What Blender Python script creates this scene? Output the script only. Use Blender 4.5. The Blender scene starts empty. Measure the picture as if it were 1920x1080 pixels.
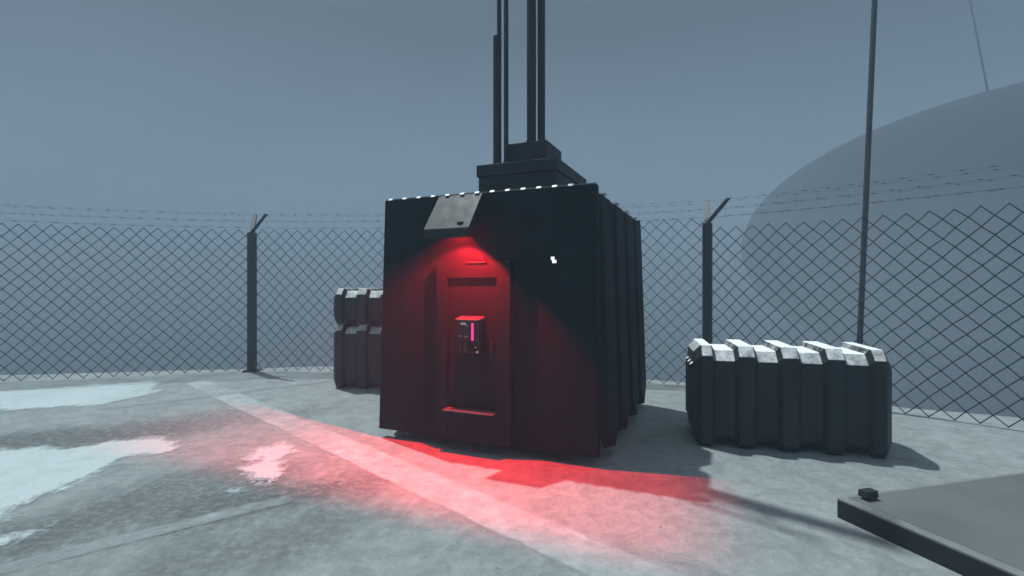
import bpy, bmesh, math, random
from mathutils import Vector, Matrix
random.seed(7)
R = math.radians
sc = bpy.context.scene
col = sc.collection
F, HY, EYE = 935.3, 537.0, 1.7          # focal length and horizon row of the 1920 px photograph, eye height

# ------------------------------------------------------------------ helpers
class MB:
    """collects shapes and links them as ONE mesh object"""
    def __init__(self): self.v, self.f = [], []
    def add(self, vs, fs):
        n = len(self.v); self.v += [tuple(p) for p in vs]; self.f += [tuple(i + n for i in f) for f in fs]; return self
    def box(self, x0, x1, y0, y1, z0, z1):
        return self.add([(x0,y0,z0),(x1,y0,z0),(x1,y1,z0),(x0,y1,z0),(x0,y0,z1),(x1,y0,z1),(x1,y1,z1),(x0,y1,z1)],
                        [(0,3,2,1),(4,5,6,7),(0,1,5,4),(1,2,6,5),(2,3,7,6),(3,0,4,7)])
    def loft(self, rings, caps=True):
        n = len(rings[0]); vs = [p for r in rings for p in r]; fs = []
        for k in range(len(rings) - 1):
            for i in range(n):
                j = (i + 1) % n
                fs.append((k*n+i, k*n+j, (k+1)*n+j, (k+1)*n+i))
        if caps: fs += [tuple(range(n))[::-1], tuple((len(rings)-1)*n + i for i in range(n))]
        return self.add(vs, fs)
    def tube(self, a, b, r, r2=None, n=8, twist=0.0):
        a, b = Vector(a), Vector(b); r2 = r if r2 is None else r2
        d = (b - a).normalized(); u = d.orthogonal().normalized(); w = d.cross(u)
        ring = lambda c, q: [c + (u*math.cos(t) + w*math.sin(t))*q for t in [twist + 2*math.pi*i/n for i in range(n)]]
        return self.loft([ring(a, r), ring(b, r2)])
    def build(self, name, m, parent=None, loc=None, bevel=0.0, smooth=False):
        me = bpy.data.meshes.new(name); me.from_pydata(self.v, [], self.f)
        bm = bmesh.new(); bm.from_mesh(me); bmesh.ops.recalc_face_normals(bm, faces=bm.faces); bm.to_mesh(me); bm.free()
        if smooth:
            for p in me.polygons: p.use_smooth = True
        o = bpy.data.objects.new(name, me); col.objects.link(o); me.materials.append(m)
        if parent: o.parent = parent
        if loc: o.location = loc
        if bevel:
            b = o.modifiers.new('bevel', 'BEVEL'); b.width = bevel; b.segments = 2; b.limit_method = 'ANGLE'; b.angle_limit = R(25)
        return o

def tag(o, label=None, cat=None, group=None, kind=None):
    for k, v in (('label', label), ('category', cat), ('group', group), ('kind', kind)):
        if v: o[k] = v
    return o
def empty(name, loc, rz=0.0):
    o = bpy.data.objects.new(name, None); col.objects.link(o); o.location = loc; o.rotation_euler = (0, 0, rz); o.empty_display_size = .3
    return o
def copy_tree(o, parent=None):
    c = o.copy(); col.objects.link(c)
    if parent: c.parent = parent
    for ch in list(o.children): copy_tree(ch, c)
    return c
def gp(px, py, h=0.0):
    """the ground point (at height h) the photograph shows at this pixel"""
    Y = (EYE - h) * F / (py - HY)
    return Vector(((px - 960) / F * Y, Y, h))

# ------------------------------------------------------------------ materials
def new_mat(name):
    m = bpy.data.materials.new(name); m.use_nodes = True
    nt = m.node_tree; nt.nodes.clear()
    return m, nt, nt.nodes, nt.links
def N(nt, kind, **kw):
    n = nt.nodes.new(kind)
    for k, v in kw.items():
        if k in n.inputs.keys(): n.inputs[k].default_value = v
        else: setattr(n, k, v)
    return n
def mixc(nt, fac, a, b, blend='MIX'):
    n = nt.nodes.new('ShaderNodeMix'); n.data_type = 'RGBA'; n.blend_type = blend
    for i, x in ((0, fac), (6, a), (7, b)):
        if hasattr(x, 'is_linked'): nt.links.new(x, n.inputs[i])
        else: n.inputs[i].default_value = x if i == 0 else (*x, 1)
    return n.outputs[2]
def math_(nt, op, a, b=0.0, c=0.0, clamp=False):
    n = nt.nodes.new('ShaderNodeMath'); n.operation = op; n.use_clamp = clamp
    for i, x in enumerate((a, b, c)):
        if hasattr(x, 'is_linked'): nt.links.new(x, n.inputs[i])
        else: n.inputs[i].default_value = x
    return n.outputs[0]
def ramp(nt, src, *stops):
    n = nt.nodes.new('ShaderNodeMapRange'); n.clamp = True
    nt.links.new(src, n.inputs[0])
    for i, v in zip((1, 2, 3, 4), stops): n.inputs[i].default_value = v
    return n.outputs[0]
def noise(nt, vec, scale, detail=6, rough=.6, dist=0.0):
    n = N(nt, 'ShaderNodeTexNoise'); n.inputs['Scale'].default_value = scale; n.inputs['Detail'].default_value = detail
    n.inputs['Roughness'].default_value = rough; n.inputs['Distortion'].default_value = dist
    nt.links.new(vec, n.inputs['Vector']); return n.outputs['Fac']
def mapped(nt, vec, scale=(1,1,1), rot=0.0, loc=(0,0,0)):
    n = N(nt, 'ShaderNodeMapping'); n.inputs['Scale'].default_value = scale; n.inputs['Rotation'].default_value = (0, 0, rot); n.inputs['Location'].default_value = loc
    nt.links.new(vec, n.inputs['Vector']); return n.outputs[0]
def finish(nt, color, rough=.6, metal=0.0, bump=None, bump_d=.01, spec=.5):
    p = nt.nodes.new('ShaderNodeBsdfPrincipled'); out = nt.nodes.new('ShaderNodeOutputMaterial')
    for nm, x in (('Base Color', color), ('Roughness', rough), ('Metallic', metal), ('Specular IOR Level', spec)):
        if hasattr(x, 'is_linked'): nt.links.new(x, p.inputs[nm])
        else: p.inputs[nm].default_value = (*x, 1) if nm == 'Base Color' else x
    if bump is not None:
        b = nt.nodes.new('ShaderNodeBump'); b.inputs['Distance'].default_value = bump_d; b.inputs['Strength'].default_value = 1
        nt.links.new(bump, b.inputs['Height']); nt.links.new(b.outputs[0], p.inputs['Normal'])
    nt.links.new(p.outputs[0], out.inputs[0]); return p, out

def painted(name, c, rough=.6, metal=0.0, vary=.35, scale=3.0, streaks=True, spec=.4):
    m, nt, n, l = new_mat(name)
    tc = N(nt, 'ShaderNodeTexCoord').outputs['Object']
    a = noise(nt, tc, scale, 8, .65)
    s = noise(nt, mapped(nt, tc, (9, 9, .5)), scale, 5, .6)
    f = math_(nt, 'ADD', math_(nt, 'MULTIPLY', a, .6), math_(nt, 'MULTIPLY', s, .4)) if streaks else a
    f = ramp(nt, f, .32, .68, 0, 1)
    lo = tuple(x*(1-vary) for x in c); hi = tuple(min(1, x*(1+vary)) for x in c)
    fine = noise(nt, tc, scale*30, 3, .6)
    finish(nt, mixc(nt, f, lo, hi), ramp(nt, a, .3, .7, rough-.1, min(1, rough+.12)), metal, fine, .0015, spec)
    return m

def frosted(name, c, frost, lo=.45, hi=.8, rough=.5):
    """dark paint with frost that has settled on whatever faces up"""
    m, nt, n, l = new_mat(name)
    g = N(nt, 'ShaderNodeNewGeometry'); sx = N(nt, 'ShaderNodeSeparateXYZ'); l.new(g.outputs['Normal'], sx.inputs[0])
    tc = N(nt, 'ShaderNodeTexCoord').outputs['Object']
    big = noise(nt, tc, 9, 6, .7); fine = noise(nt, tc, 45, 4, .7)
    k = math_(nt, 'ADD', sx.outputs[2], math_(nt, 'MULTIPLY', math_(nt, 'SUBTRACT', big, .5), .75))
    k = math_(nt, 'ADD', k, math_(nt, 'MULTIPLY', math_(nt, 'SUBTRACT', fine, .5), .35))
    k = ramp(nt, k, lo, hi, 0, 1)
    base = mixc(nt, ramp(nt, noise(nt, mapped(nt, tc, (6, 6, .6)), 4, 6, .65), .3, .7, 0, 1), tuple(x*.65 for x in c), tuple(x*1.4 for x in c))
    finish(nt, mixc(nt, k, base, frost), mixc(nt, k, (rough,)*3, (.75,)*3), 0, math_(nt, 'ADD', fine, k), .004, .4)
    return m

def emitter(name, c, strength):
    m, nt, n, l = new_mat(name)
    p, o = finish(nt, (.02, .02, .02), .4)
    p.inputs['Emission Color'].default_value = (*c, 1); p.inputs['Emission Strength'].default_value = strength
    return m

M = {}
M['kiosk'] = painted('kiosk_paint', (.0036, .0125, .016), .68, 0, .45, 2.2, True, .12)
M['rib'] = painted('rib_paint', (.010, .0145, .0185), .65, 0, .35, 2.2, True, .12)
M['frame'] = painted('door_frame_paint', (.0062, .0145, .018), .6, 0, .4, 3, True, .15)
M['door'] = painted('door_paint', (.0066, .0145, .018), .6, 0, .4, 3, True, .15)
M['dark'] = painted('dark_steel', (.014, .018, .022), .55, 0, .3, 4)
M['post'] = painted('post_steel', (.020, .026, .032), .6, 0, .35, 4)
M['arm'] = painted('pale_arm', (.13, .14, .14), .55, .2, .3, 8)
M['wire'] = painted('fence_wire', (.010, .013, .015), .6, 0, .3, 4, False)
M['visor'] = painted('weathered_plate_and_lit_dash', (.033, .037, .040), .5, .1, .45, 9, False)  # visor plate; also colours the lit dashes on the door frame
M['bright'] = painted('bare_metal_and_lit_edge', (.20, .21, .22), .4, .3, .3, 12, False)  # bare metal; also stands in for sun on the roof edge
M['white'] = painted('white_glints_and_keys', (.85, .88, .88), .4, 0, .1, 8, False)  # painted glints on roof edge and ribs, and some keys
M['keypad'] = painted('keypad_plastic', (.022, .024, .028), .45, 0, .25, 10, False)
M['crate'] = frosted('crate_frosted', (.0075, .012, .0155), (.92, .96, .97), .46, .88)
M['pad'] = painted('pad_steel', (.135, .145, .15), .7, 0, .12, 1.5, False, .2)
M['pad_edge'] = painted('pad_edge_steel', (.2, .22, .215), .6, 0, .25, 5, False)
M['dome'] = painted('dome_shell', (.032, .036, .038), .8, 0, .1, .05, False, .1)
M['red_lamp'] = emitter('red_lamp_lens', (1, .02, .03), 6)
M['pink_led'] = emitter('pink_led', (1, .05, .35), 1.1)
M['white_glow'] = emitter('glowing_white', (.9, 1, 1), 1.3)

# ground: worn grey concrete with streaks and a few oily stains that have a place of their own
def ground_mat():
    m, nt, n, l = new_mat('worn_concrete')
    tc = N(nt, 'ShaderNodeTexCoord').outputs['Object']
    big = noise(nt, mapped(nt, tc, (1, .45, 1), R(40)), .55, 7, .62, .4)
    mid = noise(nt, mapped(nt, tc, (1.0, .28, 1), R(52)), 1.7, 7, .66, .6)
    fine = noise(nt, tc, 14, 7, .72); grit = noise(nt, tc, 110, 3, .7)
    f = math_(nt, 'ADD', math_(nt, 'MULTIPLY', big, .5), math_(nt, 'MULTIPLY', mid, .5))
    f = ramp(nt, f, .34, .64, 0, 1)
    c = mixc(nt, f, (.245, .285, .292), (.355, .40, .405))
    sx = N(nt, 'ShaderNodeSeparateXYZ'); l.new(tc, sx.inputs[0])
    warp = math_(nt, 'MULTIPLY', math_(nt, 'SUBTRACT', mid, .5), 2.6)
    warp2 = math_(nt, 'MULTIPLY', math_(nt, 'SUBTRACT', big, .5), 2.6)
    # stains: centre x, y, half length, half width, heading, strength
    for (cx, cy, a, b, ang, s) in STAINS:
        ca, sa = math.cos(R(ang)), math.sin(R(ang))
        dx = math_(nt, 'SUBTRACT', sx.outputs[0], cx); dy = math_(nt, 'SUBTRACT', sx.outputs[1], cy)
        u = math_(nt, 'DIVIDE', math_(nt, 'ADD', math_(nt, 'MULTIPLY', dx, ca), math_(nt, 'MULTIPLY', dy, sa)), a)
        v = math_(nt, 'DIVIDE', math_(nt, 'SUBTRACT', math_(nt, 'MULTIPLY', dy, ca), math_(nt, 'MULTIPLY', dx, sa)), b)
        r = math_(nt, 'SQRT', math_(nt, 'ADD', math_(nt, 'MULTIPLY', u, u), math_(nt, 'MULTIPLY', v, v)))
        r = math_(nt, 'ADD', math_(nt, 'ADD', r, warp), warp2)
        k = ramp(nt, r, 1.35, .5, 0, abs(s))
        c = mixc(nt, k, c, (.09, .106, .11) if s > 0 else (.40, .435, .44))
    mott = noise(nt, tc, 4.5, 8, .7, .5)
    c = mixc(nt, ramp(nt, fine, .44, .68, .0, .55), c, (.46, .50, .505))
    c = mixc(nt, ramp(nt, mott, .36, .58, .5, 0), c, (.17, .195, .20))
    c = mixc(nt, ramp(nt, grit, .56, .74, 0, .4), c, (.12, .13, .135))
    speck = noise(nt, tc, 26, 4, .6, .6)
    c = mixc(nt, ramp(nt, speck, .66, .72, 0, .55), c, (.07, .08, .085))
    h = math_(nt, 'ADD', math_(nt, 'MULTIPLY', fine, .8), math_(nt, 'ADD', math_(nt, 'MULTIPLY', grit, .12), math_(nt, 'MULTIPLY', mott, .8)))
    finish(nt, c, ramp(nt, fine, .3, .7, .7, .95), 0, h, .03, .25)
    return m
def st(px, py, a, b, ang, s):
    p = gp(px, py); return (p.x, p.y, a, b, ang, s)
STAINS = [st(40, 826, 1.5, .45, 15, .85), st(330, 800, 2.6, .55, 30, .5), st(560, 925, .9, .35, 28, .85),
          st(330, 930, 1.7, .55, 38, .6), st(560, 1010, 1.0, .35, 35, .55), st(60, 1000, .8, .35, 40, .5),
          st(1150, 1000, 2.2, .6, -40, -.45), st(1500, 960, 1.2, .5, -35, -.5), st(720, 1050, .8, .3, 40, -.3)]
M['ground'] = ground_mat()

def sheet_mat(name, c, cover_lo, cover_hi, base, scale=6.0, rough=.85, ragged_=.5, soft=.5):
    """thin coat (paint, frost) with worn-through gaps where the concrete shows"""
    m, nt, n, l = new_mat(name)
    tc = N(nt, 'ShaderNodeTexCoord').outputs['Object']
    a = noise(nt, tc, scale, 8, .7); b = noise(nt, mapped(nt, tc, (1, .4, 1), R(45)), .9, 4, .6)
    k = math_(nt, 'ADD', math_(nt, 'MULTIPLY', a, .6), math_(nt, 'MULTIPLY', b, .6))
    k = ramp(nt, k, cover_lo, cover_hi, base, 1)
    at = N(nt, 'ShaderNodeAttribute'); at.attribute_name = 'cover'
    rag = math_(nt, 'ADD', math_(nt, 'MULTIPLY', math_(nt, 'SUBTRACT', noise(nt, tc, 5, 9, .75, .3), .5), ragged_), math_(nt, 'MULTIPLY', math_(nt, 'SUBTRACT', noise(nt, mapped(nt, tc, (1, .35, 1), R(45)), 2.2, 6, .65), .5), ragged_))
    k = math_(nt, 'MULTIPLY', k, ramp(nt, math_(nt, 'ADD', at.outputs['Fac'], rag), 0, soft, 0, 1))
    fine = noise(nt, tc, 40, 5, .7)
    p, out = finish(nt, mixc(nt, ramp(nt, fine, .3, .7, 0, 1), tuple(x*.88 for x in c), c), rough, 0, fine, .006, .25)
    t = nt.nodes.new('ShaderNodeBsdfTransparent'); mx = nt.nodes.new('ShaderNodeMixShader')
    l.new(k, mx.inputs[0]); l.new(t.outputs[0], mx.inputs[1]); l.new(p.outputs[0], mx.inputs[2]); l.new(mx.outputs[0], out.inputs[0])
    return m
M['line'] = sheet_mat('worn_line_paint', (.50, .56, .57), .42, .75, .26, ragged_=.9, soft=.45)
M['faint'] = sheet_mat('faint_line_paint', (.42, .47, .48), .45, .8, .15, ragged_=1.0, soft=1.0)
M['frost'] = sheet_mat('ground_frost', (.53, .615, .63), .25, .62, .6, ragged_=.62, soft=.13)

m, nt, n, l = new_mat('far_ground')
tc = N(nt, 'ShaderNodeTexCoord').outputs['Object']
finish(nt, mixc(nt, ramp(nt, noise(nt, tc, .03, 6, .6), .35, .65, 0, 1), (.10, .12, .145), (.135, .155, .18)), .95, spec=.1); M['terrain'] = m
m, nt, n, l = new_mat('cliff_rock')
tc = N(nt, 'ShaderNodeTexCoord').outputs['Object']
finish(nt, mixc(nt, noise(nt, tc, 1.3, 8, .7), (.06, .065, .07), (.2, .21, .22)), .9, 0, noise(nt, tc, 2, 8, .7), .2); M['rock'] = m

# ------------------------------------------------------------------ setting
edge = [gp(-160, 712), gp(0, 703), gp(180, 699), gp(330, 695), gp(470, 692), gp(600, 687), gp(820, 690), gp(1040, 700), gp(1230, 713), gp(1420, 730), gp(1560, 746),
        gp(1700, 765), gp(1810, 774), gp(1920, 784), gp(2100, 800)]
rim = [(-15, 7), (-17, 0), (-14, -8), (-4, -12), (7, -10), (11, -3), (10.2, 1.8)]
poly = [(p.x, p.y) for p in edge][::-1]
poly = [(p[0], p[1]) for p in rim] + poly
fine_poly = []
for i, a in enumerate(poly):                       # a slightly ragged edge
    b = poly[(i + 1) % len(poly)]
    L = math.dist(a, b); k = max(1, int(L / .35))
    for j in range(k):
        t = j / k; q = random.uniform(-.05, .05) if j else 0
        nx, ny = (b[1]-a[1])/L, -(b[0]-a[0])/L
        fine_poly.append((a[0]+(b[0]-a[0])*t + nx*q, a[1]+(b[1]-a[1])*t + ny*q))
g = MB(); nf = len(fine_poly)
g.add([(x, y, 0) for x, y in fine_poly], [tuple(range(nf))])
tag(g.build('ground', M['ground']), kind='structure')
cl = MB(); rings = []
for z, grow in ((-.02, .0), (-.5, .25), (-3, .7), (-8, 1.8), (-15.2, 4.5)):
    ring = []
    for i, (x, y) in enumerate(fine_poly):
        r = math.hypot(x, y); q = 1 + (grow + random.uniform(-.18, .18)*grow)/r
        ring.append((x*q, y*q, z + (random.uniform(-.1, .1)*grow if z < -.1 else 0)))
    rings.append(ring)
cl.loft(rings, caps=False)
tag(cl.build('cliff', M['rock']), kind='structure')
t = MB(); S, K = 240, 48
hgt = lambda x, y: -15 + .8*math.sin(x*.05 + 1)*math.cos(y*.043) + .4*math.sin(x*.13)*math.sin(y*.11 + 2)
t.add([(-S + 2*S*i/K, -S + 2*S*j/K, hgt(-S + 2*S*i/K, -S + 2*S*j/K)) for j in range(K+1) for i in range(K+1)],
      [(j*(K+1)+i, j*(K+1)+i+1, (j+1)*(K+1)+i+1, (j+1)*(K+1)+i) for j in range(K) for i in range(K)])
tag(t.build('terrain', M['terrain'], smooth=True), kind='structure')

# painted lines
def set_cover(o, vals):
    at = o.data.attributes.new('cover', 'FLOAT', 'POINT'); at.data.foreach_set('value', vals)
def strip(a, b, w, z, m, name, fade=.06):
    a, b = Vector((a[0], a[1], z)), Vector((b[0], b[1], z)); d = (b-a).normalized(); nn = Vector((-d.y, d.x, 0))*w/2
    k = 60; s = MB(); vs, fs, cv = [], [], []
    for i in range(k+1):
        c = a.lerp(b, i/k); e = min(1, i/k/fade, (1-i/k)/fade)
        for t, q in ((-1.25, 0), (-.8, .8), (0, 1), (.8, .8), (1.25, 0)):
            vs.append(c + nn*t); cv.append(min(q, e))
        if i:
            for t in range(4): fs.append((5*i-5+t, 5*i-4+t, 5*i+1+t, 5*i+t))
    s.add(vs, fs); o = s.build(name, m); set_cover(o, cv); return tag(o, kind='structure')
strip((-5.75, 9.0), (1.55, 2.15), .34, .004, M['line'], 'painted_line')
strip(gp(-160, 1110), gp(560, 932), .15, .008, M['faint'], 'painted_line')
strip(gp(180, 768), gp(640, 711), .26, .008, M['faint'], 'painted_line')
strip(gp(1080, 1075), gp(1900, 1010), .1, .008, M['faint'], 'painted_line') if False else None

# frost patches, ragged outlines read off the photograph
def ragged(pts, lvl=3, amp=.2):
    pts = [Vector((p.x, p.y)) for p in pts]
    for _ in range(lvl):
        out = []
        for i, a in enumerate(pts):
            b = pts[(i+1) % len(pts)]; d = b - a; nn = Vector((-d.y, d.x))
            out += [a, a + d*.5 + nn*random.uniform(-amp, amp)]
        pts = out
    return pts
PATCH = [
    [(-60, 737), (60, 730), (170, 722), (285, 714), (306, 722), (290, 738), (235, 750), (175, 763), (90, 766), (-60, 772)],
    [(-60, 838), (60, 842), (150, 838), (250, 821), (330, 822), (348, 834), (310, 850), (235, 862), (190, 885), (130, 915), (60, 940), (0, 975), (-60, 985)],
    [(452, 880), (490, 866), (470, 855), (490, 838), (555, 835), (552, 850), (530, 862), (535, 880), (505, 903), (470, 898)],
    [(-40, 1016), (40, 1000), (78, 990), (60, 1004), (10, 1022), (-40, 1030)],
    [(398, 921), (430, 914), (450, 918), (430, 928), (405, 929)]]
def sdist(x, y, q):
    best = 1e9; ins = False; n = len(q)
    for i in range(n):
        ax, ay = q[i]; bx, by = q[(i+1) % n]
        ex_, ey_ = bx-ax, by-ay; t = max(0, min(1, ((x-ax)*ex_ + (y-ay)*ey_)/(ex_*ex_ + ey_*ey_ + 1e-12)))
        best = min(best, math.hypot(ax + ex_*t - x, ay + ey_*t - y))
        if (ay > y) != (by > y) and x < (bx-ax)*(y-ay)/(by-ay) + ax: ins = not ins
    return best if ins else -best
for pt in PATCH:
    q = [(gp(*p).x, gp(*p).y) for p in pt]; G = .07; mg = .2; keep = .09 if len(pt) == 10 and pt[0][0] == 452 else .03
    x0, x1, y0, y1 = min(p[0] for p in q)-mg, max(p[0] for p in q)+mg, min(p[1] for p in q)-mg, max(p[1] for p in q)+mg
    nx, ny = int((x1-x0)/G)+1, int((y1-y0)/G)+1; idx = {}; vs, fs, cv = [], [], []
    sd_ = [[sdist(x0+i*G, y0+j*G, q) for i in range(nx+1)] for j in range(ny+1)]
    def vid(i, j):
        if (i, j) not in idx: idx[i, j] = len(vs); vs.append((x0+i*G, y0+j*G, .006)); cv.append(max(-.4, min(.5, sd_[j][i] + keep)))
        return idx[i, j]
    for j in range(ny):
        for i in range(nx):
            if max(sd_[j][i], sd_[j+1][i], sd_[j][i+1], sd_[j+1][i+1]) > -mg: fs.append((vid(i, j), vid(i+1, j), vid(i+1, j+1), vid(i, j+1)))
    s = MB(); s.add(vs, fs); o = s.build('frost_patch', M['frost']); set_cover(o, cv); tag(o, kind='structure')

# ------------------------------------------------------------------ kiosk
KO = Vector((-1.5, 5.62, 0)); KA = math.atan2(-.392, .92)
ex, ey = Vector((math.cos(KA), math.sin(KA), 0)), Vector((-math.sin(KA), math.cos(KA), 0))
OX, OY = 1.25, 1.4
kroot = empty('kiosk', KO + ex*OX + ey*OY, KA)
tag(kroot, 'black steel kiosk with ribbed sides, tall masts on its roof and a red lit door', 'kiosk')
class KB(MB):
    def build(self, name, m, parent=kroot, **kw):
        if parent is kroot or parent.parent is kroot: self.v = [(x-OX, y-OY, z) for x, y, z in self.v]
        return MB.build(self, name, m, parent, **kw)
def rprism(pts, y0, y1, mb):          # polygon in (s,z) pushed from depth y0 to y1
    return mb.loft([[(x, y0, z) for x, z in pts], [(x, y1, z) for x, z in pts]])
KH, KB0 = 2.66, .10
b = KB(); b.loft([[(.05,.1,.27),(2.43,.1,.27),(2.43,2.72,.27),(.05,2.72,.27)], [(.12,.1,KH-.02),(2.38,.1,KH-.02),(2.38,2.72,KH-.02),(.12,2.72,KH-.02)]])
b.build('body', M['kiosk'])
b = KB(); rprism([(0,KB0),(2.5,KB0),(2.485,KH),(.084,KH)], 0, .098, b); b.build('front_wall', M['kiosk'], bevel=.008)
b = KB(); rprism([(.02,.24),(2.48,.24),(2.46,KH-.01),(.10,KH-.01)], 2.722, 2.80, b); b.build('rear_wall', M['kiosk'], bevel=.01)
for s in (.35, 1.95):
    b = KB(); b.box(s, s+.2, .3, 2.6, 0, .268); b.build('skid', M['dark'], bevel=.01)
for side in (1, -1):
    for k in range(4):
        y0 = .115 + k*.66; y1 = y0 + .62
        def X(base, z): return (base + .09*(1 - z/KH)) if side > 0 else (2.5 - base - .09*(1 - z/KH)) + .03
        inner = [(y0, KB0+.22), ((y0+y1)/2, KB0-.04), (y1, KB0+.22), (y1, KH-.08), (y1-.06, KH-.005), (y0+.06, KH-.005), (y0, KH-.08)]
        outer = [(y0+.09, KB0+.22), ((y0+y1)/2, KB0+.0), (y1-.09, KB0+.22), (y1-.09, KH-.14), (y1-.14, KH-.07), (y0+.14, KH-.07), (y0+.09, KH-.14)]
        r = KB(); r.loft([[(X(2.375, z), y, z) for y, z in inner], [(X(2.49, z), y, z) for y, z in outer]])
        ro = r.build('wall_rib', M['rib'], bevel=.006)
        st_ = KB(); xx = X(2.40, KH) if side > 0 else X(2.46, KH)
        st_.box(xx, xx+.05, y1-.20, y1-.10, KH-.004, KH+.012); st_.build('rib_glint', M['white'], ro)  # rim light on the rib tops put in as white blocks
# sun on the roof edge painted as a pale strip, glints as white wedges
tr = KB(); tr.box(.09, 2.48, .006, .03, KH+.001, KH+.011); tr.build('sunlit_roof_edge', M['bright'])
for k in range(13):
    s = .165 + k*.186 - .0011*k*k; d = KB()
    d.loft([[(s-.024, y, z) for y, z in ((-.02, KH-.004), (.005, KH+.018), (.005, KH-.004))], [(s+.024, y, z) for y, z in ((-.02, KH-.004), (.005, KH+.018), (.005, KH-.004))]])
    d.build('edge_glint', M['white'])
# roof tiers (read off the photograph: where a pixel meets the upright plane at depth q behind the front wall)
def on_plane(px, py, q):
    k = (px - 960)/F
    ss = (1.5 - .392*q + k*(5.62 + .92*q))/(.92 + .392*k)
    return ss, EYE + (HY - py)/F*(5.62 - .392*ss + .92*q)
def depth_at(px, ss):                  # depth at which the side plane s = ss passes a pixel column
    k = (px - 960)/F
    return (k*(5.62 - .392*ss) + 1.5 - .92*ss)/(.392 - .92*k)
Q1 = .27
sa, za = on_plane(893, 310, Q1); sb, zb = on_plane(1045, 294, Q1); Q1b = depth_at(1100, sb); HT = (za+zb)/2
sa2, _ = on_plane(897, 320, Q1+.02)
rt = KB(); rt.box(sa2, sb-.012, Q1+.02, Q1b-.02, KH-.02, HT-.13); ro = rt.build('roof_housing', M['dark'], bevel=.01)
lid = KB(); lid.box(sa, sb, Q1, Q1b, HT-.129, HT); lid.build('housing_lid', M['dark'], ro, bevel=.008)
Q2 = Q1 + .12
sc_, zc = on_plane(945, 270, Q2); sd_, zd = on_plane(1025, 262, Q2); Q2b = depth_at(1053, sd_); HM = (zc+zd)/2
rb = KB(); rb.box(sc_, sd_, Q2, Q2b, HT-.002, HM); rb.build('mast_base', M['dark'], bevel=.01)
for (px, q, z0, z1, wpx) in ((996.5, Q2+.1, HM-.005, 7.9, 17), (1015, Q2+.16, HM-.005, 7.6, 14), (949, Q2-.06, HT-.004, 7.4, 8.5), (936, Q1+.28, HT-.004, 7.2, 8.5), (932.5, Q1+.14, HT-.004, 4.45, 15.5)):
    ss, _ = on_plane(px, 300, q); r = wpx/2*5.55/F
    p = KB(); p.tube((ss, q, z0), (ss, q, z1), r, n=14); mo = p.build('antenna_mast', M['dark'], smooth=False)
    fl = KB(); fl.tube((ss, q, z0+.006), (ss, q, z0+.03), r*1.25, n=14); fl.build('mast_collar', M['dark'], mo)
# visor over the door with its red lamp
v = KB(); vx0, vx1 = .79, 1.30
for poly2 in ([(-.002,2.655),(-.30,2.275),(-.30,2.255),(-.002,2.63)],):
    v.loft([[(vx0, y, z) for y, z in poly2], [(vx1, y, z) for y, z in poly2]])
vo = v.build('visor', M['visor'])
fl = KB(); fl.box(vx0, vx1, -.30, -.29, 2.18, 2.254); fl.build('visor_lip', M['dark'], vo)
for s in (vx0, vx1 - .012):
    c = KB(); c.loft([[(x, -.289, 2.252), (x, -.289, 2.235), (x, -.002, 2.40), (x, -.002, 2.61)] for x in (s, s+.012)])
    c.build('visor_cheek', M['dark'], vo)
LS, LD, LZ = 1.185, -.235, 2.30
lp = KB(); lp.tube((LS, LD, LZ+.012), (LS, LD, LZ+.035), .045, n=16); lo = lp.build('lamp', M['dark'])
ln = KB(); ln.tube((LS, LD, LZ+.004), (LS, LD, LZ+.011), .036, n=16); ln.build('lamp_lens', M['red_lamp'], lo)
# door frame and door
f = KB(); f0, f1, o0, o1 = .806, 1.645, .93, 1.50
f.box(f0, o0, -.085, -.001, .12, 1.95); f.box(o1, f1, -.085, -.001, .12, 1.95)
f.box(o0+.0005, o1-.0005, -.083, -.001, 1.79, 1.949); f.box(o0+.0005, o1-.0005, -.083, -.001, .121, .43)
fo = f.build('door_frame', M['frame'])
for x0, x1 in ((1.16, 1.38), (1.60, 1.644)):
    e = KB(); e.box(x0, x1, -.092, -.0855, 1.938, 1.952); e.build('lit_frame_dash', M['visor'], fo)  # lamp-lit top edge of the frame drawn as paler dashes
d = KB(); d.box(o0+.004, o1-.004, -.055, -.002, .455, 1.786); do = d.build('door', M['door'], bevel=.006)
h = KB(); h.box(1.43, 1.455, -.082, -.056, 1.0, 1.14); h.build('door_handle', M['dark'], do, bevel=.004)
si = KB(); si.box(o0, o1, -.168, -.03, .431, .443); si.build('door_sill', M['bright'])
# keypad hung on the door
kx0, kx1, kz0, kz1, kd = 1.10, 1.345, 1.03, 1.36, -.165
k = KB(); k.loft([[(kx0, -.0555, kz0), (kx1, -.0555, kz0), (kx1, kd+.02, kz0), (kx0, kd+.02, kz0)], [(kx0, -.0555, kz1), (kx1, -.0555, kz1), (kx1, kd, kz1), (kx0, kd, kz1)]])
ko = k.build('keypad', M['keypad'], bevel=.004)
hd = KB(); hd.loft([[(kx0-.012, y, z) for y, z in ((-.0555, kz1+.002), (-.0555, kz1+.034), (kd-.018, kz1+.012), (kd-.018, kz1+.002))], [(kx1+.008, y, z) for y, z in ((-.0555, kz1+.002), (-.0555, kz1+.034), (kd-.018, kz1+.012), (kd-.018, kz1+.002))]])
hd.build('keypad_hood', M['bright'], ko)
led = KB(); led.box(1.262, 1.284, kd-.006, kd+.004, 1.16, 1.335); led.build('indicator_bar', M['pink_led'], ko)
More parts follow.
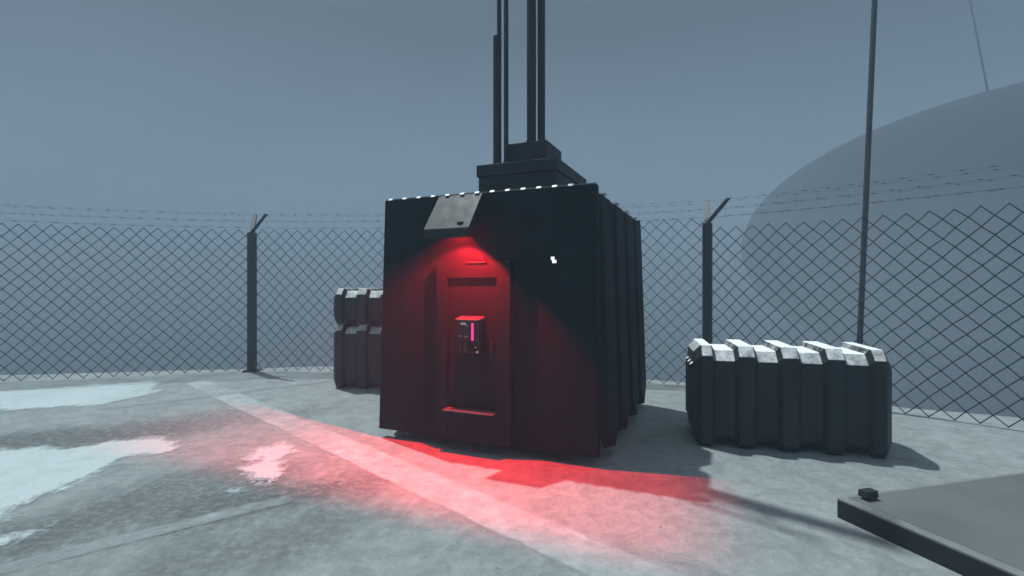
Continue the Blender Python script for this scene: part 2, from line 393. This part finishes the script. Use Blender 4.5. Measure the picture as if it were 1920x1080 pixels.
for (x0, x1, z0, z1, mt) in ((1.14, 1.20, 1.315, 1.335, 'white'), (1.20, 1.225, 1.295, 1.313, 'bright'), (1.115, 1.16, 1.19, 1.205, 'bright'), (1.175, 1.225, 1.185, 1.205, 'bright'),
                             (1.115, 1.155, 1.06, 1.17, 'dark'), (1.17, 1.215, 1.06, 1.165, 'dark'), (1.255, 1.325, 1.13, 1.142, 'dark'), (1.235, 1.32, 1.05, 1.118, 'frame'), (1.30, 1.318, 1.085, 1.105, 'white'), (1.315, 1.33, 1.04, 1.056, 'white')):
    bt = KB(); bt.box(x0, x1, kd-.004, kd+.02, z0, z1); bt.build('key', M[mt], ko)
# small glowing white mark high on the front wall, right of the door
w = KB(); w.box(2.045, 2.075, -.02, -.0005, 1.955, 1.985); w.box(2.06, 2.095, -.021, -.0006, 1.925, 1.9545); w.build('white_wall_mark', M['white_glow'])

ld = bpy.data.lights.new('red_lamp_light', 'SPOT'); ld.energy = 780; ld.volume_factor = .06; ld.color = (1, .008, .013); ld.spot_size = R(116); ld.spot_blend = .3; ld.shadow_soft_size = .012
lo_ = bpy.data.objects.new('red_lamp_light', ld); col.objects.link(lo_); lo_.parent = kroot
lo_.location = (LS-OX, LD-OY, LZ-.012); lo_.rotation_euler = (R(-3), R(8), 0)

# ------------------------------------------------------------------ ribbed crates
def crate(name, W, D, H):
    root = empty(name, (0, 0, 0))
    ribs = 5; rw = .205; gw = (W - ribs*rw) / (ribs - 1); sl = .035
    def ring(x, ins, zins=None):
        y0, y1, z0, z1 = ins, D - ins, ins, H - ins; c = .105; e = .06
        return [(x, y0, z0+e), (x, y0, z1-c), (x, y0+c, z1), (x, y1-c, z1), (x, y1, z1-c), (x, y1, z0+e), (x, y1-e, z0), (x, y0+e, z0)]
    rings = [ring(0, .085)]
    for k in range(ribs):
        x = k*(rw+gw)
        if k: rings += [ring(x - sl*.2, .055), ring(x + sl*.8, 0)]
        else: rings += [ring(.075, 0)]
        xe = x + rw
        if k < ribs-1: rings += [ring(xe - sl*.8, 0), ring(xe + sl*.2, .055)]
        else: rings += [ring(xe - .075, 0), ring(xe, .085)]
    b = MB(); b.v = []; b.loft(rings); b.v = [(x - W/2, y - D/2, z) for x, y, z in b.v]
    b.build('body', M['crate'], root, bevel=.006)
    for sx in (-1, 1):
        for y in (-.21, 0, .21):
            e = MB(); x0 = sx*(W/2 - .004); x1 = sx*(W/2 + .03); hw = .06
            e.loft([[(x0, y-hw, .2), (x0, y+hw, .2), (x0, y+hw, H-.2), (x0, y-hw, H-.2)], [(x1, y-hw+.03, .23), (x1, y+hw-.03, .23), (x1, y+hw-.03, H-.23), (x1, y-hw+.03, H-.23)]])
            e.build('end_rib', M['crate'], root)
    return root
GR = 'ribbed transport crates around the kiosk'
fl_, fr_ = gp(1302, 835), gp(1676, 862)
dv = (fr_ - fl_); CA = math.atan2(dv.y, dv.x); W1 = dv.length
c1 = crate('ribbed_crate', W1, .9, 1.07)
mid = (fl_ + fr_)/2; nb = Vector((-math.sin(CA), math.cos(CA), 0))
c1.location = mid + nb*.40; c1.rotation_euler.z = CA
tag(c1, 'dark ribbed crate with frosted white top standing alone right of the kiosk', 'crate', GR)
c2 = copy_tree(c1); p0 = gp(621, 729); CA2 = R(-6)
off = Vector((math.cos(CA2), math.sin(CA2), 0))*W1/2 + Vector((-math.sin(CA2), math.cos(CA2), 0))*.45
c2.location = p0 + off; c2.rotation_euler.z = CA2
tag(c2, 'tall dark ribbed crate left of the kiosk, carrying the shorter crate', 'crate', GR)
c3 = crate('ribbed_crate', W1, .9, .60)
c3.location = p0 + off + Vector((0, 0, 1.0705)); c3.rotation_euler.z = CA2
tag(c3, 'shorter dark ribbed crate stacked on top of the crate left of the kiosk', 'crate', GR)

# ------------------------------------------------------------------ chain link fence
FH = 2.76
pts = [Vector((-13.4, 6.9, 0)), Vector((-9.45, 8.68, 0)), gp(472.5, 696), Vector((-1.0, 9.72, 0)), Vector((3.33, 8.5, 0)), Vector((6.4, 5.4, 0)), Vector((7.9, 1.6, 0))]
fence = empty('chain_link_fence', (pts[3].x, pts[3].y, 0))
tag(fence, 'tall dark chain link fence with forked posts along the platform edge', 'fence')
FO = pts[3].copy()
arms_tip = []
CELL = .2365
def clipline(L, H, x0, x1, H0=0.0):
    out = []
    return out
for i, p in enumerate(pts):
    prev, nxt = pts[max(0, i-1)], pts[min(len(pts)-1, i+1)]
    d = (nxt - prev).normalized(); ang = math.atan2(d.y, d.x)
    inw = Vector((d.y, -d.x, 0))                   # towards the yard
    q = p - FO; hs = .072
    pb = MB(); c, s = math.cos(ang), math.sin(ang)
    sq = lambda z, r: [(q.x + c*a*r - s*e*r, q.y + s*a*r + c*e*r, z) for a, e in ((-1,-1),(1,-1),(1,1),(-1,1))]
    pb.loft([sq(0, hs), sq(FH+.02, hs)])
    po = pb.build('post', M['post'], fence, bevel=.012)
    bp = MB(); bp.loft([sq(.0, hs*1.9), sq(.03, hs*1.9)]); bp.build('base_plate', M['post'], po)
    top = Vector((q.x, q.y, FH+.02))
    tips = []
    for dirv, mt in ((-inw*.30 - d*.05 + Vector((0,0,.40)), 'arm'), (inw*.22 + d*.36 + Vector((0,0,.36)), 'post')):  # outward arm is a paler grey than the inward one
        ab = MB(); e = top + dirv; side = d*.034; nn = dirv.normalized().cross(d).normalized()*.03
        ab.loft([[top - side*1.2 - nn, top + side*1.2 - nn, top + side*1.2 + nn, top - side*1.2 + nn], [e - side - nn*.8, e + side - nn*.8, e + side + nn*.8, e - side + nn*.8]])
        ab.build('post_arm', M[mt], po); tips.append((top, dirv))
    arms_tip.append(tips)
def chain_panel(a, b_, H):
    L = (b_ - a).length; d = (b_ - a)/L; out = Vector((d.y, -d.x, 0))
    mbp = MB(); W = .0064
    P = lambda x, z, o: (a + d*x + out*o) - FO + Vector((0, 0, z))
    n_ = int(round(L/CELL)); cell = L/n_; rows = int(round((H-.03)/cell)); HH = rows*cell; z0 = .02
    jr = random.Random(int(L*1e4)); nodes = {}
    ph1, ph2 = jr.uniform(0, 6), jr.uniform(0, 6)
    for i in range(2*n_ + 1):
        for j in range(2*rows + 1):
            if (i + j) % 2: continue
            x, z = i*cell/2, z0 + j*cell/2
            e = min(1, i/2, (2*n_ - i)/2)                      # tied to the posts at both ends
            bulge = e*(.035*math.sin(x*1.9 + ph1)*math.sin(z*1.3 + ph2) + .012*math.sin(x*5 + z*3))
            nodes[i, j] = (x + e*jr.uniform(-.007, .007) + e*.012*math.sin(z*2.1 + x), z + jr.uniform(-.007, .007) - .02*e*math.sin(math.pi*x/L)*(z/H), bulge)
    for (i, j), (x, z, o) in nodes.items():
        for dj, off in ((1, .004), (-1, -.004)):
            q = nodes.get((i+1, j+dj))
            if q: mbp.tube(P(x, z, o + off), P(q[0], q[1], q[2] + off), W, n=4)
        c = P(x, z, o); r = .011
        mbp.add([c+d*r, c-d*r, c+Vector((0,0,r)), c-Vector((0,0,r)), c+out*.009, c-out*.009],
                [(0,2,4),(2,1,4),(1,3,4),(3,0,4),(2,0,5),(1,2,5),(3,1,5),(0,3,5)])
    return mbp.build('mesh_panel', M['wire'], fence)
for a, b_ in zip(pts[:-1], pts[1:]): chain_panel(a, b_, FH)
for i in range(len(pts)-1):
    for k in (0, 1):
        for t in (.25, .6, .95):
            A = arms_tip[i][k][0] + arms_tip[i][k][1]*t; B = arms_tip[i+1][k][0] + arms_tip[i+1][k][1]*t
            wmb = MB(); seg_n = 10; prevp = None
            for q in range(seg_n+1):
                u = q/seg_n; p = A.lerp(B, u) + Vector((0, 0, -.035*4*u*(1-u)*.6))
                if prevp is not None: wmb.tube(prevp, p, .0010, n=4)
                prevp = p
            Lw = (B-A).length; nb_ = int(Lw/.28)
            for q in range(1, nb_):
                u = q/nb_; p = A.lerp(B, u) + Vector((0, 0, -.035*4*u*(1-u)*.6)); dd = (B-A).normalized()
                wmb.tube(p - dd*.035 + Vector((0,0,.004)), p + dd*.035 - Vector((0,0,.003)), .0030, n=4)
                wmb.tube(p + Vector((0,0,-.018)), p + Vector((0,0,.018)), .0025, n=4)
            wmb.build('barbed_wire', M['wire'], fence)

# ------------------------------------------------------------------ low pad in the right foreground
PT = .157
A = gp(1570, 930, PT); B = gp(1920, 1078, PT); C = gp(1920, 883, PT)
uu = (B - A).normalized(); vv = (C - A).normalized()
pad = empty('platform_slab', (A.x + (uu*1.6 + vv*1.6).x, A.y + (uu*1.6 + vv*1.6).y, 0))
tag(pad, 'low flat grey slab with dark side and bevelled edge lying in the right foreground', 'slab')
PO = Vector((pad.location.x, pad.location.y, 0))
A0 = Vector((A.x, A.y, 0)) - PO
Q = lambda u, v, z: A0 + uu*u + vv*v + Vector((0, 0, z))
s = MB(); bv = .018
ring = lambda i, z: [Q(i, i, z), Q(3.6-i, i, z), Q(3.6-i, 3.4-i, z), Q(i, 3.4-i, z)]
s.loft([ring(0, .0), ring(0, PT-.03)]); s.build('side_wall', M['dark'], pad)
s = MB(); s.loft([ring(.0, PT-.029), ring(.0, PT-.017), ring(.016, PT)]); s.build('edge_strip', M['pad_edge'], pad)
s = MB(); s.loft([ring(.045, PT-.01), ring(.045, PT+.002)]); s.build('deck', M['pad'], pad)
kc = gp(1628, 936, PT) - PO
s = MB(); a_ = math.atan2(vv.y, vv.x); c, sn = math.cos(a_), math.sin(a_)
rr = lambda hx, hy, z, ox=0: [(kc.x + c*(x+ox) - sn*y, kc.y + sn*(x+ox) + c*y, z) for x, y in ((-hx,-hy),(hx,-hy),(hx,hy),(-hx,hy))]
s.loft([rr(.035, .03, PT+.001, .012), rr(.035, .03, PT+.02, .012), rr(.055, .035, PT+.021), rr(.052, .032, PT+.066)]); s.build('cleat', M['dark'], pad)

# ------------------------------------------------------------------ things in the fog
AZ, RA, RC = .835, 23.6*1.25, 11.8*1.25
cen = Vector((75*math.sin(AZ), 75*math.cos(AZ), EYE + 3.65*1.25))
dm = MB(); nu, nv = 120, 60
droot = empty('dome', (cen.x, cen.y, -15.5)); tag(droot, 'huge dim grey rounded dome looming in the fog beyond the fence', 'dome')
dm.loft([[(RA*math.sin(math.pi*j/nv)*math.cos(2*math.pi*i/nu), RA*math.sin(math.pi*j/nv)*math.sin(2*math.pi*i/nu), RC*math.cos(math.pi*j/nv) + cen.z + 15.5) for i in range(nu)] for j in range(1, nv)])
dm.build('shell', M['dome'], droot, smooth=True)
ft = MB(); ft.tube((0, 0, 0), (0, 0, cen.z + 15.5 - RC + .8), 14, 12.4, n=72); ft.build('pedestal', M['dome'], droot)
am = MB()
def on_ray(px, py, Y): return Vector(((px-960)/F*Y, Y, EYE + (HY-py)/F*Y))
pa, pb_ = on_ray(1852, 170, 42), on_ray(1816, -12, 42)
inv = Vector((cen.x, cen.y, -15.5))
am.tube(pa - inv + (pa-pb_)*.06, pb_ - inv, .085, .06, n=8); am.build('mast', M['dome'], droot)

lm = empty('leaning_mast', (0, 0, 0)); Yp = 10.2
a, t_ = on_ray(1612, 640, Yp), on_ray(1640, 0, Yp)
dirp = (t_ - a)/(t_.z - a.z); foot = a + dirp*(-14.9 - a.z); topp = a + dirp*(11 - a.z)
lm.location = foot
p = MB(); p.tube((0, 0, 0), topp - foot, .06, .05, n=10); p.build('pole', M['post'], lm)
p = MB(); p.tube((0, 0, .0), (0, 0, .3), .3, .2, n=10); p.build('footing', M['rock'], lm)
tag(lm, 'thin tall mast leaning slightly to the right behind the fence', 'mast')

# ------------------------------------------------------------------ air
hz = MB(); hz.box(-252, 252, -252, 252, -17.5, 27.2)
m, nt, n, l = new_mat('haze_air')
pv = N(nt, 'ShaderNodeVolumePrincipled'); pv.inputs['Density'].default_value = .0132; pv.inputs['Color'].default_value = (.55, .755, 1.0, 1); pv.inputs['Anisotropy'].default_value = 0
out = nt.nodes.new('ShaderNodeOutputMaterial'); l.new(pv.outputs[0], out.inputs['Volume'])
tag(hz.build('haze', m), kind='stuff')

ms = MB(); ms.box(-40, 95, 18, 40, -17, 9.5)
m, nt, n, l = new_mat('low_mist_air')
pv2 = N(nt, 'ShaderNodeVolumePrincipled'); pv2.inputs['Color'].default_value = (.68, .85, 1.0, 1)
g2 = N(nt, 'ShaderNodeNewGeometry'); sx2 = N(nt, 'ShaderNodeSeparateXYZ'); l.new(g2.outputs['Position'], sx2.inputs[0])
l.new(ramp(nt, sx2.outputs[2], 9.0, -5, 0, .08), pv2.inputs['Density'])
out = nt.nodes.new('ShaderNodeOutputMaterial'); l.new(pv2.outputs[0], out.inputs['Volume'])
tag(ms.build('mist', m), kind='stuff')

# ------------------------------------------------------------------ sky, sun, camera
SUN_EL, sd = R(68), Vector((-.72, .69))
w = bpy.data.worlds.new('World'); sc.world = w; w.use_nodes = True; nt = w.node_tree; nt.nodes.clear()
sky = nt.nodes.new('ShaderNodeTexSky'); sky.sky_type = 'NISHITA'; sky.sun_disc = False; sky.sun_elevation = SUN_EL; sky.sun_rotation = math.atan2(sd.x, sd.y); sky.dust_density = 5
hs = nt.nodes.new('ShaderNodeHueSaturation'); hs.inputs['Saturation'].default_value = .5; hs.inputs['Value'].default_value = 1
nt.links.new(sky.outputs[0], hs.inputs['Color'])
# an overcast lid: even cloud, paler towards the horizon, with part of the clear sky coming through
tc = nt.nodes.new('ShaderNodeTexCoord'); sx = nt.nodes.new('ShaderNodeSeparateXYZ'); nt.links.new(tc.outputs['Generated'], sx.inputs[0])
cr = nt.nodes.new('ShaderNodeValToRGB'); nt.links.new(sx.outputs[2], cr.inputs[0])
el = cr.color_ramp.elements
el[0].position = 0; el[0].color = (.30, .42, .56, 1)
for pos, c in ((.2, (.19, .275, .36, 1)), (.45, (.03, .05, .06, 1)), (.62, (.12, .16, .19, 1)), (.8, (.6, .72, .78, 1))):
    e = el.new(pos); e.color = c
el[-1].position = 1; el[-1].color = (.85, .98, 1.03, 1)
lid = mixc(nt, 1.0, cr.outputs[0], (6, 6, 6), 'MULTIPLY')
cn = noise(nt, mapped(nt, tc.outputs['Generated'], (1, 1, 2.2)), 2.6, 7, .6, .3)
cb = nt.nodes.new('ShaderNodeCombineXYZ'); cv_ = ramp(nt, cn, .3, .7, .72, 1.28)
for k_ in range(3): nt.links.new(cv_, cb.inputs[k_])
lid = mixc(nt, 1.0, lid, cb.outputs[0], 'MULTIPLY')
mx = mixc(nt, .85, (0, 0, 0), (0, 0, 0)); mn = mx.node
nt.links.new(hs.outputs[0], mn.inputs[6]); nt.links.new(lid, mn.inputs[7])
bg = nt.nodes.new('ShaderNodeBackground'); bg.inputs['Strength'].default_value = .10; nt.links.new(mx, bg.inputs[0])
wo = nt.nodes.new('ShaderNodeOutputWorld'); nt.links.new(bg.outputs[0], wo.inputs[0])
su = bpy.data.lights.new('sun', 'SUN'); su.energy = 4.5; su.angle = R(1.15); su.color = (.92, 1.0, 1.0)
so = bpy.data.objects.new('sun', su); col.objects.link(so)
to_sun = Vector((sd.x, sd.y, 0)).normalized()*math.cos(SUN_EL) + Vector((0, 0, math.sin(SUN_EL)))
so.rotation_euler = to_sun.to_track_quat('Z', 'Y').to_euler(); so.location = (0, 0, 60)
cam = bpy.data.cameras.new('camera'); cam.sensor_width = 36; cam.lens = 36*F/1920; cam.shift_y = -(540-HY)/1920; cam.clip_end = 2000
co = bpy.data.objects.new('camera', cam); col.objects.link(co); co.location = (0, 0, EYE); co.rotation_euler = (R(90), 0, 0); sc.camera = co
vs_ = sc.view_settings; vs_.view_transform = 'Standard'; vs_.look = 'None'; vs_.gamma = 1; vs_.use_curve_mapping = False; vs_.exposure = 0
try:
    sc.cycles.volume_bounces = 0; sc.cycles.use_denoising = True; sc.cycles.max_bounces = 6; sc.cycles.transparent_max_bounces = 12
except Exception: pass
